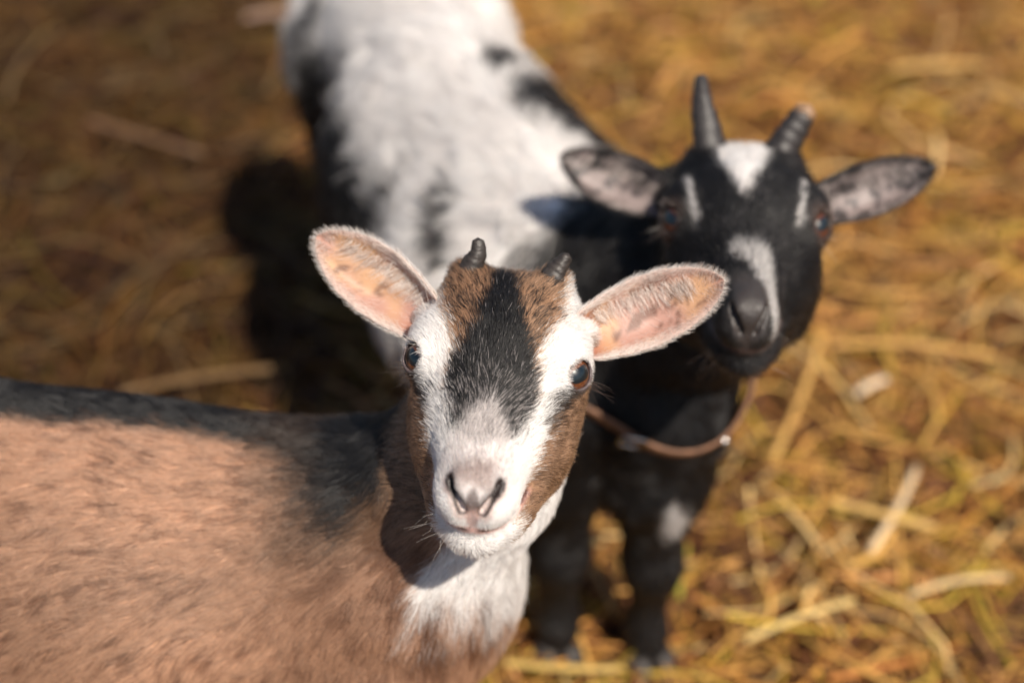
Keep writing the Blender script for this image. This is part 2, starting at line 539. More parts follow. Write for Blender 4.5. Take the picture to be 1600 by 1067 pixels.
def mat_eye(name, amber):
    """local z is the line of sight, x the long axis of the pupil"""
    m, n, l, b = new_mat(name)
    tc = n.new('ShaderNodeTexCoord'); sp = n.new('ShaderNodeSeparateXYZ')
    l.new(tc.outputs['Object'], sp.inputs[0])
    def math_(op, a, bb=None, c=None):
        k = n.new('ShaderNodeMath'); k.operation = op
        for i, v in enumerate((a, bb, c)):
            if v is None: continue
            if isinstance(v, (int, float)): k.inputs[i].default_value = v
            else: l.new(v, k.inputs[i])
        return k.outputs[0]
    x, y = sp.outputs[0], sp.outputs[1]
    # rounded-rectangle pupil
    px = math_('POWER', math_('ABSOLUTE', math_('DIVIDE', x, 0.0070)), 3.0)
    py = math_('POWER', math_('ABSOLUTE', math_('DIVIDE', y, 0.0042)), 3.0)
    pf = math_('ADD', px, py)
    pup = n.new('ShaderNodeMapRange'); pup.inputs['From Min'].default_value = 0.75; pup.inputs['From Max'].default_value = 1.35; pup.interpolation_type = 'SMOOTHSTEP'
    l.new(pf, pup.inputs['Value'])
    rr = math_('SQRT', math_('ADD', math_('MULTIPLY', x, x), math_('MULTIPLY', y, y)))
    lim = n.new('ShaderNodeMapRange'); lim.inputs['From Min'].default_value = 0.0082; lim.inputs['From Max'].default_value = 0.0094; lim.interpolation_type = 'SMOOTHSTEP'
    l.new(rr, lim.inputs['Value'])
    no = n.new('ShaderNodeTexNoise'); no.inputs['Scale'].default_value = 900; no.inputs['Detail'].default_value = 4
    l.new(tc.outputs['Object'], no.inputs['Vector'])
    ra = n.new('ShaderNodeValToRGB'); e = ra.color_ramp.elements
    e[0].position = 0.3; e[0].color = (amber[0] * 0.35, amber[1] * 0.3, amber[2] * 0.3, 1)
    e[1].position = 0.7; e[1].color = (*amber, 1)
    l.new(no.outputs['Fac'], ra.inputs[0])
    m1 = n.new('ShaderNodeMix'); m1.data_type = 'RGBA'
    l.new(pup.outputs[0], m1.inputs['Factor']); m1.inputs['A'].default_value = (0.003, 0.008, 0.012, 1); l.new(ra.outputs[0], m1.inputs['B'])
    m2 = n.new('ShaderNodeMix'); m2.data_type = 'RGBA'
    l.new(lim.outputs[0], m2.inputs['Factor']); l.new(m1.outputs['Result'], m2.inputs['A']); m2.inputs['B'].default_value = (0.012, 0.007, 0.006, 1)
    l.new(m2.outputs['Result'], b.inputs['Base Color'])
    b.inputs['Roughness'].default_value = 0.35
    b.inputs['Coat Weight'].default_value = 0.75
    b.inputs['Coat Roughness'].default_value = 0.035
    b.inputs['Coat IOR'].default_value = 1.45
    return m

def add_eyes(g, root, mat):
    import bmesh
    for s in (-1, 1):
        bm = bmesh.new()
        bmesh.ops.create_uvsphere(bm, u_segments=40, v_segments=28, radius=EYE_R * g.s / 1000)
        for v in bm.verts:                                   # cornea stands a little proud
            k = max(0.0, v.co.z / (EYE_R * g.s / 1000))
            v.co *= 1 + 0.06 * max(0, (k - 0.72) / 0.28) ** 1.5
        for f in bm.faces: f.smooth = True
        me = bpy.data.meshes.new('eye'); bm.to_mesh(me); bm.free()
        me.materials.append(mat)
        o = link('eye', me, root)
        z = EYE_G * np.array([s, 1, 1]); 
        hz = np.array([0.55 * s, -0.05, -0.83]); hz = nrm(hz - z * (hz @ z)); y = np.cross(z, hz)
        R = g.M @ np.stack([hz, y, z], 1)
        c = g.wld(EYE_C * np.array([s, 1, 1]))
        M = Matrix([[*R[i], c[i]] for i in range(3)] + [[0, 0, 0, 1]])
        o.matrix_basis = M

def add_horn(g, root, ctrl, rads, color, tipcolor=None, tipfrom=0.7, seed=0):
    n = 26
    path = g.wld(resample(ctrl, n)); rad = np.interp(np.linspace(0, 1, n), np.linspace(0, 1, len(rads)), rads) * g.s / 1000
    r = np.random.default_rng(seed); ph = r.random() * 6
    V, F = tube(path, rad, 20, 0.86, lambda i, th: 0.04 * math.sin(i * 1.45 + ph + 0.4 * math.sin(th)) * (i < n * 0.8) + 0.04 * math.sin(3 * th + i * 0.25 + ph))
    me = py_mesh('horn', V, F, [HORN])
    t = np.r_[np.repeat(np.linspace(0, 1, n), 20), 1, 0]
    C = np.tile(np.array(color, np.float32), (len(V), 1))
    if tipcolor is not None:
        C = mix(C, np.array(tipcolor), sstep(tipfrom, tipfrom + 0.12, t + 0.08 * r.random(len(t))))
    set_color(me, 'coat', C)
    return link('horn', me, root)

def mat_plain(name, col, rough=0.6, metal=0.0, var=0.3, scale=80):
    m, n, l, b = new_mat(name)
    tc = n.new('ShaderNodeTexCoord'); no = n.new('ShaderNodeTexNoise'); no.inputs['Scale'].default_value = scale; no.inputs['Detail'].default_value = 5
    l.new(tc.outputs['Object'], no.inputs['Vector'])
    ra = n.new('ShaderNodeValToRGB'); e = ra.color_ramp.elements
    e[0].position = 0.3; e[0].color = (*[c * (1 - var) for c in col], 1)
    e[1].position = 0.7; e[1].color = (*[min(1, c * (1 + var)) for c in col], 1)
    l.new(no.outputs['Fac'], ra.inputs[0]); l.new(ra.outputs[0], b.inputs['Base Color'])
    b.inputs['Roughness'].default_value = rough; b.inputs['Metallic'].default_value = metal
    return m
HOOF = mat_plain('hoof_keratin', (0.035, 0.028, 0.024), 0.55)

def add_hoof(root, pos, yaw):
    """cloven hoof: two toes, pointed forward"""
    V = []; F = []
    for s in (-1, 1):
        b = len(V)
        prof = [(0.0, 0.019, -0.020, 0.012), (0.012, 0.0185, -0.019, 0.0125), (0.026, 0.013, -0.017, 0.012), (0.036, 0.008, -0.013, 0.010)]
        for z, fy, by, hw in prof:
            for j in range(10):
                th = 2 * math.pi * j / 10
                yy = math.sin(th); xx = math.cos(th)
                y = (fy + 0.006) * yy if yy > 0 else -by * yy
                V.append((s * (hw + 0.0012) + xx * hw * (1 - 0.35 * max(0, yy)) - s * 0.002 * max(0, yy), y, z))
        for i in range(3):
            for j in range(10):
                F.append((b + i * 10 + j, b + i * 10 + (j + 1) % 10, b + (i + 1) * 10 + (j + 1) % 10, b + (i + 1) * 10 + j))
        F.append(tuple(b + 9 - j for j in range(10))); F.append(tuple(b + 30 + j for j in range(10)))
    o = link('hoof', py_mesh('hoof', V, F, [HOOF]), root)
    o.location = pos; o.rotation_euler = (0, 0, yaw)
    return o

def legs(g, root, spots):
    for kind, base, fwd in spots:
        x, y = base; f = np.array([fwd[0], fwd[1], 0.0]); f = f / np.linalg.norm(f)
        p = lambda fw, z, sx=0.0: (x + f[0] * fw + f[1] * sx, y + f[1] * fw - f[0] * sx, z)
        if kind == 'fore':
            g.chain([(p(-0.02, 0.34), 0.058), (p(-0.012, 0.265), 0.042), (p(0.0, 0.165), 0.0215), (p(0.002, 0.150), 0.0205), (p(0, 0.075), 0.0135), (p(0.002, 0.055), 0.0155), (p(0.012, 0.028), 0.014)], 0.02)
        else:
            g.chain([(p(-0.01, 0.38), 0.075), (p(0.045, 0.285), 0.055), (p(-0.035, 0.185), 0.024), (p(-0.04, 0.17), 0.021), (p(-0.012, 0.075), 0.0145), (p(-0.008, 0.055), 0.0165), (p(0.006, 0.028), 0.014)], 0.022)
        add_hoof(root, p(0.018 if kind == 'fore' else 0.012, 0.004), math.atan2(-f[0], f[1]))

def whiskers(g, seed):
    """eyelashes, brow hairs and whiskers, set in the head's own frame"""
    r = np.random.default_rng(seed + 500)
    roots, dirs, L, col, rad = [], [], [], [], []
    pale, dark = (0.72, 0.66, 0.60), (0.05, 0.035, 0.03)
    hz = nrm(np.array([0.55, -0.05, -0.83])); hz = nrm(hz - EYE_G * (hz @ EYE_G)); vt = np.cross(EYE_G, hz)
    if vt[1] < 0: vt = -vt
    for s in (-1, 1):
        S = np.array([s, 1, 1])
        for k in range(46):                                   # lashes on the upper lid
            t = r.uniform(-1, 1)
            p = EYE_C + EYE_G * 11.6 + hz * 9.0 * t + vt * (8.0 * math.sqrt(max(0, 1 - t * t * 0.8)))
            roots.append(p * S); dirs.append((EYE_G * 0.8 + vt * r.uniform(0.0, 0.5) + hz * t * 0.5 + r.normal(0, .12, 3)) * S)
            L.append(r.uniform(5, 9)); col.append(pale if r.random() < 0.7 else dark); rad.append(0.13)
        for k in range(16):                                   # below the eye
            t = r.uniform(-1, 1)
            p = EYE_C + EYE_G * 10.5 + hz * 9 * t - vt * 9.5
            roots.append(p * S); dirs.append((EYE_G * 0.9 - vt * 0.5 + hz * t * 0.4 + r.normal(0, .2, 3)) * S)
            L.append(r.uniform(6, 18)); col.append(dark); rad.append(0.09)
        for k in range(7):                                    # temple hairs in front of the ear
            roots.append(np.array([46 + r.normal(0, 2), 8 + r.normal(0, 4), -27 + r.normal(0, 4)]) * S)
            dirs.append(np.array([0.55, 0.6, -0.55] + r.normal(0, .18, 3)) * S); L.append(r.uniform(12, 24)); col.append(pale); rad.append(0.11)
        for k in range(16):                                   # lip and chin whiskers
            q = np.array([r.uniform(8, 22), r.uniform(-46, -22), r.uniform(80, 98)])
            roots.append(q * S); dirs.append((np.array([0.8, -0.45, 0.25]) + r.normal(0, .25, 3)) * S); L.append(r.uniform(9, 20)); col.append(pale); rad.append(0.085)
    for k in range(90):                                       # wispy beard under the chin
        q = np.array([r.normal(0, 8), -48 + r.normal(0, 1.5), 78 + r.normal(0, 7)])
        roots.append(q); dirs.append(np.array([r.normal(0, .2), -0.95, 0.1 + r.normal(0, .2)])); L.append(r.uniform(8, 16)); col.append(pale if r.random() < .7 else (0.35, 0.2, 0.12)); rad.append(0.12)
    P = np.array(roots, np.float32); D = nrm(np.array(dirs)); n = len(P)
    if g.dark_whiskers: col = [dark if r.random() < 0.85 else pale for _ in col]
    L = np.array(L, np.float32); bend = r.normal(0, 0.16, (n, 3)).astype(np.float32) + np.array([0, -0.12, 0.06], np.float32)
    pts = np.stack([P + D * (L * t)[:, None] + bend * (L * t * t)[:, None] - D * 1.5 * (t == 0) for t in np.linspace(0, 1, 5)], 1)
    return [(g.wld(pts.reshape(-1, 3)).reshape(n, 5, 3), np.array(col), np.array(rad) / 1000)]

# ------------------------------------------------------------------ build a goat from its description
def build_goat(g, root, lo, hi, coat, furspec, ears, eyemat, bstep=0.0055, hstep=1.55, seed=1):
    Vb, Fb = surface_nets(g.sdf, lo, hi, bstep)
    Vb = project(g.sdf, Vb.astype(np.float32))
    q = g.loc(Vb[Fb].mean(1))
    inhead = (q[:, 2] > -56) & (q[:, 1] > -78) & (q[:, 2] < 125) & (np.abs(q[:, 0]) < 75)
    Vb, Fb = compact(Vb, Fb[~inhead])
    fn = lambda Q: g.sdf(g.wld(Q)) * (1000.0 / g.s)
    Vh, Fh = surface_nets(fn, (-76, -96, -84), (76, 56, 116), hstep)
    Vh = project(fn, Vh.astype(np.float32), 2, 0.4 )
    q = Vh[Fh].mean(1)
    keep = (q[:, 2] > -59) & (q[:, 1] > -81)
    Vh, Fh = compact(Vh, Fh[keep])
    Vh = g.wld(Vh)
    if np.linalg.det(g.M) < 0: Fh = Fh[:, ::-1]
    parts = [(Vb, Fb), (Vh, Fh)]
    V = np.concatenate([Vb, Vh]); F = np.concatenate([Fb, Fh + len(Vb)])
    N = vnormals(V, F)
    # outward check
    tst = g.sdf(V[:2000] + N[:2000] * 0.002)
    if tst.mean() < 0: F = F[:, ::-1]; N = -N
    nb = len(V)
    C = coat(g, V, N, rng, 0.0)
    EV, EF, EC, EN = [], [], [], []
    off = nb
    for e in ears:
        EV.append(e['V']); EF.append(e['F'] + off); EC.append(e['skin']); EN.append(e['N']); off += len(e['V'])
    VV = np.concatenate([V] + EV); FF = np.concatenate([F] + EF); CC = np.concatenate([C] + EC)
    me = mesh_np('body', VV, FF, [SKIN, EAR])
    mi = np.zeros(len(FF), np.int32); mi[len(F):] = 1
    me.polygons.foreach_set('material_index', mi)
    set_color(me, 'coat', CC)
    bo = link('body', me, root)
    add_eyes(g, root, eyemat)
    if not FUR: return bo
    batches = []
    for k, spec in enumerate(furspec):
        dens = spec['dens'](g, V, N)
        T, W = sample_tri(V, F, dens, seed * 100 + k)
        P = bary(V, T, W); Nn = nrm(bary(N, T, W))
        r = np.random.default_rng(seed * 77 + k)
        Cc = coat(g, P, Nn, r, 1.0)
        fl, L, lift, rad = spec['shape'](g, P, Nn)
        pts = grow(P, Nn, fl, L, lift, seed * 31 + k, **spec.get('grow', {}))
        Cc = Cc * np.clip(1 + r.normal(0, spec.get('cvar', 0.13), (len(P), 1)), 0.5, 1.6)
        batches.append((pts, np.clip(Cc, 0.004, 0.93), rad * (0.8 + 0.4 * r.random(len(P)))))
    for e in ears:
        batches += e['hair'](g, e)
    batches += whiskers(g, seed)
    hair_object('fur', root, batches, HAIR)
    return bo


# ------------------------------------------------------------------ ground
def mat_ground():
    m, n, l, b = new_mat('trodden_straw_ground')
    tc = n.new('ShaderNodeTexCoord')
    n1 = n.new('ShaderNodeTexNoise'); n1.inputs['Scale'].default_value = 9; n1.inputs['Detail'].default_value = 8; n1.inputs['Roughness'].default_value = 0.7
    l.new(tc.outputs['Object'], n1.inputs['Vector'])
    ra = n.new('ShaderNodeValToRGB'); e = ra.color_ramp.elements
    e[0].position = 0.32; e[0].color = (0.025, 0.013, 0.006, 1)
    e[1].position = 0.72; e[1].color = (0.11, 0.05, 0.018, 1)
    l.new(n1.outputs['Fac'], ra.inputs[0]); l.new(ra.outputs[0], b.inputs['Base Color'])
    bp = n.new('ShaderNodeBump'); bp.inputs['Distance'].default_value = 0.02; l.new(n1.outputs['Fac'], bp.inputs['Height']); l.new(bp.outputs[0], b.inputs['Normal'])
    b.inputs['Roughness'].default_value = 0.95
    return m

def ground_z(x, y):
    P = np.c_[x, y, np.zeros_like(x)]
    return 0.010 * vnoise(P, 3.1, 5) + 0.006 * vnoise(P, 9.0, 6)

def build_ground():
    xs = np.concatenate([np.linspace(-60, -3, 12), np.linspace(-2.6, 2.6, 90), np.linspace(3, 60, 12)])
    ys = np.concatenate([np.linspace(-60, -1.2, 12), np.linspace(-0.9, 3.8, 80), np.linspace(4.2, 60, 12)])
    X, Y = np.meshgrid(xs, ys, indexing='ij')
    Z = ground_z(X.ravel(), Y.ravel()) - 0.012
    V = np.c_[X.ravel(), Y.ravel(), Z]
    nx, ny = len(xs), len(ys)
    i, j = np.meshgrid(np.arange(nx - 1), np.arange(ny - 1), indexing='ij')
    a = (i * ny + j).ravel()
    F = np.stack([a, a + ny, a + ny + 1, a + 1], 1)
    o = link('ground', mesh_np('ground', V, F, [mat_ground()]))
    tag(o, kind='structure', label='trodden earth of the goat pen under the straw')

def mat_straw():
    m, n, l, b = new_mat('straw')
    at = n.new('ShaderNodeAttribute'); at.attribute_name = 'coat'
    tc = n.new('ShaderNodeTexCoord'); no = n.new('ShaderNodeTexNoise'); no.inputs['Scale'].default_value = 120; no.inputs['Detail'].default_value = 4
    l.new(tc.outputs['Object'], no.inputs['Vector'])
    mr = n.new('ShaderNodeMapRange'); mr.inputs['To Min'].default_value = 0.6; mr.inputs['To Max'].default_value = 1.35
    hs = n.new('ShaderNodeHueSaturation'); l.new(no.outputs['Fac'], mr.inputs['Value']); l.new(mr.outputs[0], hs.inputs['Value'])
    l.new(at.outputs['Color'], hs.inputs['Color']); l.new(hs.outputs[0], b.inputs['Base Color'])
    b.inputs['Roughness'].default_value = 0.5
    b.inputs['Specular IOR Level'].default_value = 0.25
    return m
STRAW = mat_straw()

def strands(n, area, zlo, zhi, len_, wid, colors, r, tilt=0.16, bend=0.25, tube_sides=4, keep=None):
    """bent flattened stems; returns V, F, C"""
    x = r.uniform(area[0], area[1], n); y = r.uniform(area[2], area[3], n)
    if keep is not None:
        k = keep(x, y); x, y = x[k], y[k]; n = len(x)
    z = ground_z(x, y) + r.uniform(zlo, zhi, n)
    th = r.uniform(0, math.pi, n); ph = r.normal(0, tilt, n)
    L = np.minimum(np.exp(r.normal(math.log(len_), 0.45, n)), len_ * 2.0); w = np.exp(r.normal(math.log(wid), 0.35, n))
    D = np.c_[np.cos(th) * np.cos(ph), np.sin(th) * np.cos(ph), np.sin(ph)]
    S = np.c_[-np.sin(th), np.cos(th), np.zeros(n)]
    U = np.cross(D, S); U *= np.sign(U[:, 2:3])
    ns = 4
    bd = r.normal(0, bend, n) * L; bu = r.normal(0, bend * 0.35, n) * L
    V = np.empty((n, ns + 1, tube_sides, 3))
    roll = r.uniform(0, math.pi, n)
    for i in range(ns + 1):
        t = i / ns - 0.5
        c = np.c_[x, y, z] + D * (t * L)[:, None] + S * (bd * (t * t * 2 - 0.25))[:, None] + U * (bu * (0.25 - t * t * 2))[:, None]
        ww = w * (1 - 0.35 * (i / ns))
        for j in range(tube_sides):
            a = 2 * math.pi * j / tube_sides + roll * 0.25
            V[:, i, j] = c + S * (np.cos(a) * ww / 2)[:, None] + U * (np.sin(a) * ww * 0.28)[:, None]
    V[..., 2] = np.maximum(V[..., 2], -0.02)
    base = (np.arange(n) * (ns + 1) * tube_sides)[:, None]
    q = []
    for i in range(ns):
        for j in range(tube_sides):
            j2 = (j + 1) % tube_sides
            q.append((i * tube_sides + j, i * tube_sides + j2, (i + 1) * tube_sides + j2, (i + 1) * tube_sides + j))
    F = (base[:, :, None] + np.array(q)[None]).reshape(-1, 4)
    ci = r.integers(0, len(colors), n)
    C = np.array(colors)[ci] * r.uniform(0.62, 1.5, (n, 1))
    # shade over the left of the pen, put into the straw colour
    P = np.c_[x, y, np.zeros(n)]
    left_shade = sstep(-0.06, -0.26, x + 0.10 * (y - 1.0) + 0.10 * vnoise(P, 2.2, 8))
    C = mix(C, C * np.array([0.20, 0.185, 0.19]), left_shade)
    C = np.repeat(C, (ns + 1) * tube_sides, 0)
    return V.reshape(-1, 3), F, C

def join_np(parts):
    off = 0; Vs, Fs, Cs = [], [], []
    for V, F, C in parts:
        Vs.append(V); Fs.append(F + off); Cs.append(C); off += len(V)
    return np.concatenate(Vs), np.concatenate(Fs), np.concatenate(Cs)

STRAW_COLS = [(0.54, 0.25, 0.055), (0.46, 0.20, 0.045), (0.36, 0.14, 0.038), (0.24, 0.09, 0.028), (0.58, 0.31, 0.085), (0.40, 0.25, 0.032), (0.13, 0.048, 0.020), (0.50, 0.25, 0.10), (0.08, 0.03, 0.014)]

def build_straw():
    r = np.random.default_rng(21)
    near = (-1.5, 1.7, 0.2, 3.0)
    out = lambda x, y: ~((x > -1.5) & (x < 1.7) & (y > 0.2) & (y < 3.0))
    C1 = np.array(STRAW_COLS)
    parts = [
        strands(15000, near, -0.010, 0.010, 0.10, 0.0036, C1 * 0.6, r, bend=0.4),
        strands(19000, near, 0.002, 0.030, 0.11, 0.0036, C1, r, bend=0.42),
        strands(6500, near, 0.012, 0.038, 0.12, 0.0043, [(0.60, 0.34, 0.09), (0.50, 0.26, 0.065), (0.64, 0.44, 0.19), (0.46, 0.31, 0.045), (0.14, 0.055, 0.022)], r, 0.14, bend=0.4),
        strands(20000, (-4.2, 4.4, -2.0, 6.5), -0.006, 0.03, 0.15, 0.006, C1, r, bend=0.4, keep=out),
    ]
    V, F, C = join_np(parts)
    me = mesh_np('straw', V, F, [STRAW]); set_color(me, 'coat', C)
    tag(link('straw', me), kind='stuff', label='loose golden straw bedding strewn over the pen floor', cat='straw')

if os.environ.get('NOGROUND') is None:
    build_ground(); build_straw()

# ------------------------------------------------------------------ shared fur fields
def head_masks(q):
    qs = q.copy(); qs[:, 0] = np.abs(qs[:, 0])
    e = qs - EYE_C
    eye = np.linalg.norm(e, axis=1); t = e @ EYE_G
    eyebare = 1 - sstep(13.8, 15.4, eye + np.where(t < 3, 6, 0))
    nos = polydist(qs, NOSTRIL); mou = polydist(qs, MOUTH)
    bare = np.maximum(eyebare, 1 - sstep(3.6, 5.0, nos))
    bare = np.maximum(bare, 1 - sstep(2.2, 3.6, mou))
    pad = 1 - sstep(0.85, 1.15, np.linalg.norm((qs - np.array([0, -7, 105])) / np.array([9, 15, 9]), axis=1))
    bare = np.maximum(bare, pad)
    inh = (q[:, 2] > -75) & (q[:, 1] > -90)
    return np.where(inh, bare, 0), eye, nos, mou, qs

def hness(g, q):
    """1 on the head, 0 on neck and body"""
    edge = np.interp(q[:, 1], [-60, -20, 2], [-20, -40, -66])
    return sstep(115, 90, np.abs(q[:, 0])) * sstep(-13, 13, q[:, 2] - edge) * sstep(-64, -52, q[:, 1] + 0.8 * np.maximum(0, q[:, 2] + 5))

def head_flow(g, q):
    x, d, a = q.T
    s = np.sign(x)
    side = sstep(26, 44, np.abs(x))
    f = np.c_[s * (0.15 + 0.5 * sstep(2, 25, np.abs(x))) * sstep(80, 40, a), -0.75 * side - 0.5 * sstep(0, -25, d), -np.ones_like(x)]
    return nrm(nrm(f) @ g.M.T)

# ------------------------------------------------------------------ first goat: fawn with a striped face
goat1 = Goat('goat', (-0.008, 0.607, 0.584), (-0.122, -0.99, 0.02), math.radians(1.8), 1.0)
root1 = link('goat', None); root1.location = (-0.25, 0.625, 0.0)
tag(root1, 'fawn goat kid with black and white striped face and tiny horns', 'goat')
g = goat1
g.ell((-0.095, 0.620, 0.372), (0.098, 0.084, 0.108), 0.04)
g.ell((-0.27, 0.628, 0.365), (0.21, 0.106, 0.114), 0.05)
g.ell((-0.46, 0.640, 0.405), (0.105, 0.088, 0.108), 0.05)
g.cone((-0.12, 0.640, 0.432), (-0.42, 0.668, 0.468), 0.032, 0.043, 0.05)
g.chain([((-0.070, 0.624, 0.418), 0.073), ((-0.026, 0.620, 0.482), 0.050), (tuple(g.wld((6, -34, -26))), 0.038)], 0.03)
g.chain([((-0.555, 0.64, 0.475), 0.02), ((-0.59, 0.64, 0.505), 0.014), ((-0.62, 0.64, 0.51), 0.008)], 0.02)
legs(g, root1, [('fore', (-0.075, 0.577), (1, 0)), ('fore', (-0.085, 0.673), (1, 0)), ('hind', (-0.47, 0.585), (1, 0)), ('hind', (-0.49, 0.687), (1, 0))])

WHITE1 = np.array([0.81, 0.775, 0.75]); BLACK = np.array([0.010, 0.009, 0.009]); TAN = np.array([0.48, 0.268, 0.165])
RUST = np.array([0.30, 0.165, 0.092]); CHEEK = np.array([0.35, 0.205, 0.125]); PINK = np.array([0.56, 0.30, 0.25]); GREY = np.array([0.20, 0.125, 0.105])

OFF1 = np.array([0, -0.065, 0.055], np.float32)
def coat1(g, P, N, r, hairy):
    n = len(P)
    q = g.loc(P)
    jit = r.normal(0, 1, n) * hairy
    nz = vnoise(P, 120, 3) * 1.8 + vnoise(P, 420, 4) * 1.0
    x, d, a = q.T
    ax = np.abs(x + 0.8 * nz + np.interp(a, [-55, -5], [4.5, 0]))
    aj = a + jit * 2.6 + nz
    axj = ax + jit * 2.0
    C = np.tile(WHITE1, (n, 1)).astype(np.float32)
    # ---- head
    bk = np.interp(aj, [-62, -45, -25, -4, 10, 22, 38, 55, 66, 76], [0, 4.5, 8.5, 12.5, 17, 21, 23.5, 22, 17, 0])
    br = np.interp(aj, [-64, -45, -16, -4, 12, 24, 40, 52], [38, 35, 33, 28.5, 23.5, 23, 24.5, 0])
    gz = vnoise(P, 620, 71) + 0.6 * vnoise(P, 1300, 72) + 0.5 * jit
    rust = mix(RUST * 1.35, BLACK, sstep(-0.15, 0.30, gz + 0.2 * (a < -48)) * 0.97)
    C = mix(C, rust, sstep(1.2, -1.2, axj - br) * sstep(-20, 0, d))
    C = mix(C, mix(BLACK, np.array([0.34, 0.30, 0.29]), (r.random(n) < 0.02 + 0.22 * sstep(15, 50, a)) * hairy), sstep(1.5, -1.5, axj - bk) * sstep(-10, 5, d))
    # grey-white wedge over the nose
    wedge = np.interp(aj, [44, 52, 62, 70, 78], [0, 5, 11, 16, 20])
    wf = sstep(3, -3, axj - wedge) * sstep(44, 54, aj) * (d > -5)
    C = mix(C, np.array([0.58, 0.52, 0.50]), wf * (0.35 + 0.65 * (r.random(n) < 0.62)) if hairy else wf * 0.7)
    # cheeks
    dw = np.interp(aj, [-30, -5, 8, 20, 35, 50, 62, 74, 84, 92], [4, 3, 2, 7, 4, -2, -11, -23, -36, -60])
    dj = d + jit * 1.5 + nz * 1.2
    low = np.interp(a, [-40, 0, 40, 60, 80], [-62, -68, -68, -61, -54])
    cheek = sstep(1.5, -1.5, dj - dw) * sstep(-30, -18, aj + 0.4 * (d + 20)) * sstep(low - 3, low + 3, dj) * (a < 92) * (ax > 8)
    cheek = np.maximum(cheek, sstep(-3, -9, dj) * (a <= 0) * (a > -60) * (d > -60) * (ax > 15))
    cheek = np.maximum(cheek, sstep(-46, -52, dj) * (a < 45) * sstep(20, 24, axj))
    C = mix(C, mix(CHEEK, CHEEK * 0.3, sstep(0.0, 0.7, gz + 0.1)) * (1 + 0.25 * vnoise(P, 150, 75))[:, None], cheek)
    streak = sstep(6.5, 2.5, np.abs(dj - dw + 1.0)) * sstep(10, 18, a) * sstep(58, 38, aj)
    C = mix(C, BLACK, streak * 0.92)
    # behind the ears and poll: grizzled brown
    poll = sstep(-50, -62, aj) * (d > -30)
    C = mix(C, mix(RUST, BLACK, (r.random(n) < 0.5) * 1.0), poll * sstep(46, 38, axj))
    bare, eye, nos, mou, qs = head_masks(q)
    # nose and lips
    nose = sstep(74, 90, aj + 3 * nz) * sstep(1, 7, dj) * sstep(16, 8, axj)
    C = mix(C, mix(GREY, np.array([0.46, 0.37, 0.34]), sstep(-0.4, 0.6, vnoise(P, 330, 74) + 0.5 * jit + 0.5 - 1.4 * sstep(84, 95, a))), nose * 0.72)
    lip = sstep(5.5, 3.0, mou + np.abs(nz) * 0.5) * (0.45 * sstep(58, 66, a) + 0.55 * sstep(74, 86, a))
    C = mix(C, PINK * 1.15, lip * 0.8)
    C = mix(C, np.array([0.10, 0.045, 0.038]), sstep(2.4, 1.5, mou))
    pad = 1 - sstep(0.8, 1.1, np.linalg.norm((qs - np.array([0, -10, 105])) / np.array([4.4, 16, 9]), axis=1))
    C = mix(C, mix(np.array([0.42, 0.26, 0.23]), np.array([0.11, 0.08, 0.075]), sstep(-12, -2, d)), pad * 0.8)
    rim = sstep(8.5, 4.0, nos + 0.8 * np.abs(nz))
    C = mix(C, mix(np.array([0.07, 0.05, 0.05]), np.array([0.52, 0.34, 0.29]), sstep(-1, 2.5, (qs[:, 1] - (-9 + 0.95 * (qs[:, 0] - 4.5))) * -1 + 4 * (qs[:, 0] < 9))), rim * 0.6)
    C = mix(C, np.array([0.02, 0.012, 0.011]), sstep(3.9, 2.6, nos - 0.25 * np.maximum(0, 102 - qs[:, 2])) )
    lid = sstep(15.4, 14.2, eye) * (np.abs(d) < 40)
    C = mix(C, np.array([0.10, 0.075, 0.075]), lid * (1 - hairy))
    # ---- neck and body
    h = hness(g, q)
    B = np.tile(TAN, (n, 1)).astype(np.float32)
    big = vnoise(P, 26, 31) * 0.55 + vnoise(P, 70, 32) * 0.35
    B = B * (1 + 0.16 * big)[:, None]
    fleck = vnoise(P * np.array([0.55, 1, 1]), 340, 33) + 0.35 * vnoise(P * np.array([0.6, 1, 1]), 110, 34) + 0.2 * jit
    B = mix(B, np.array([0.16, 0.075, 0.045]), 0.9 * sstep(0.28, 0.50, fleck + 0.2 * big))
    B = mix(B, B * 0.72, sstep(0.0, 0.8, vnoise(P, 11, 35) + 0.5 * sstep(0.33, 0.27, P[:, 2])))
    Xw, Yw, Zw = (P - OFF1).T
    sh = sstep(-0.21, -0.07, Xw + 0.03 * vnoise(P, 30, 36)) * sstep(0.28, 0.34, Zw)
    strk = vnoise(P * np.array([1, 1, 0.35]), 150, 37) + 0.5 * vnoise(P, 60, 38)
    B = mix(B, np.array([0.13, 0.058, 0.032]), sh * (0.32 + 0.6 * sstep(-0.05, 0.45, strk)))
    jn = 0.010 * vnoise(P, 40, 41) + 0.006 * vnoise(P, 130, 42) + 0.006 * jit
    # dorsal stripe
    wd = np.interp(Xw, [-0.6, -0.3, -0.16, -0.10, -0.05], [0.025, 0.026, 0.036, 0.052, 0.060])
    yc = np.interp(Xw, [-0.16, -0.08], [0.742, 0.726])
    st = sstep(0.005, -0.005, np.abs(Yw - yc) + jn * 0.45 - wd) * sstep(0.36, 0.385, Zw) * (Xw < 0.02)
    B = mix(B, BLACK, st)
    # neck
    cx = np.interp(Zw, [0.36, 0.395, 0.43, 0.50], [-0.070, -0.060, -0.036, -0.012]); cy = np.interp(Zw, [0.36, 0.395, 0.465, 0.53], [0.690, 0.690, 0.700, 0.720])
    dr = nrm(np.c_[Xw - cx, Yw - cy])
    back = dr @ np.array([-0.80, 0.60])
    neckz = sstep(0.39, 0.43, Zw + 0.3 * jn) * sstep(-0.18, -0.11, Xw + jn)
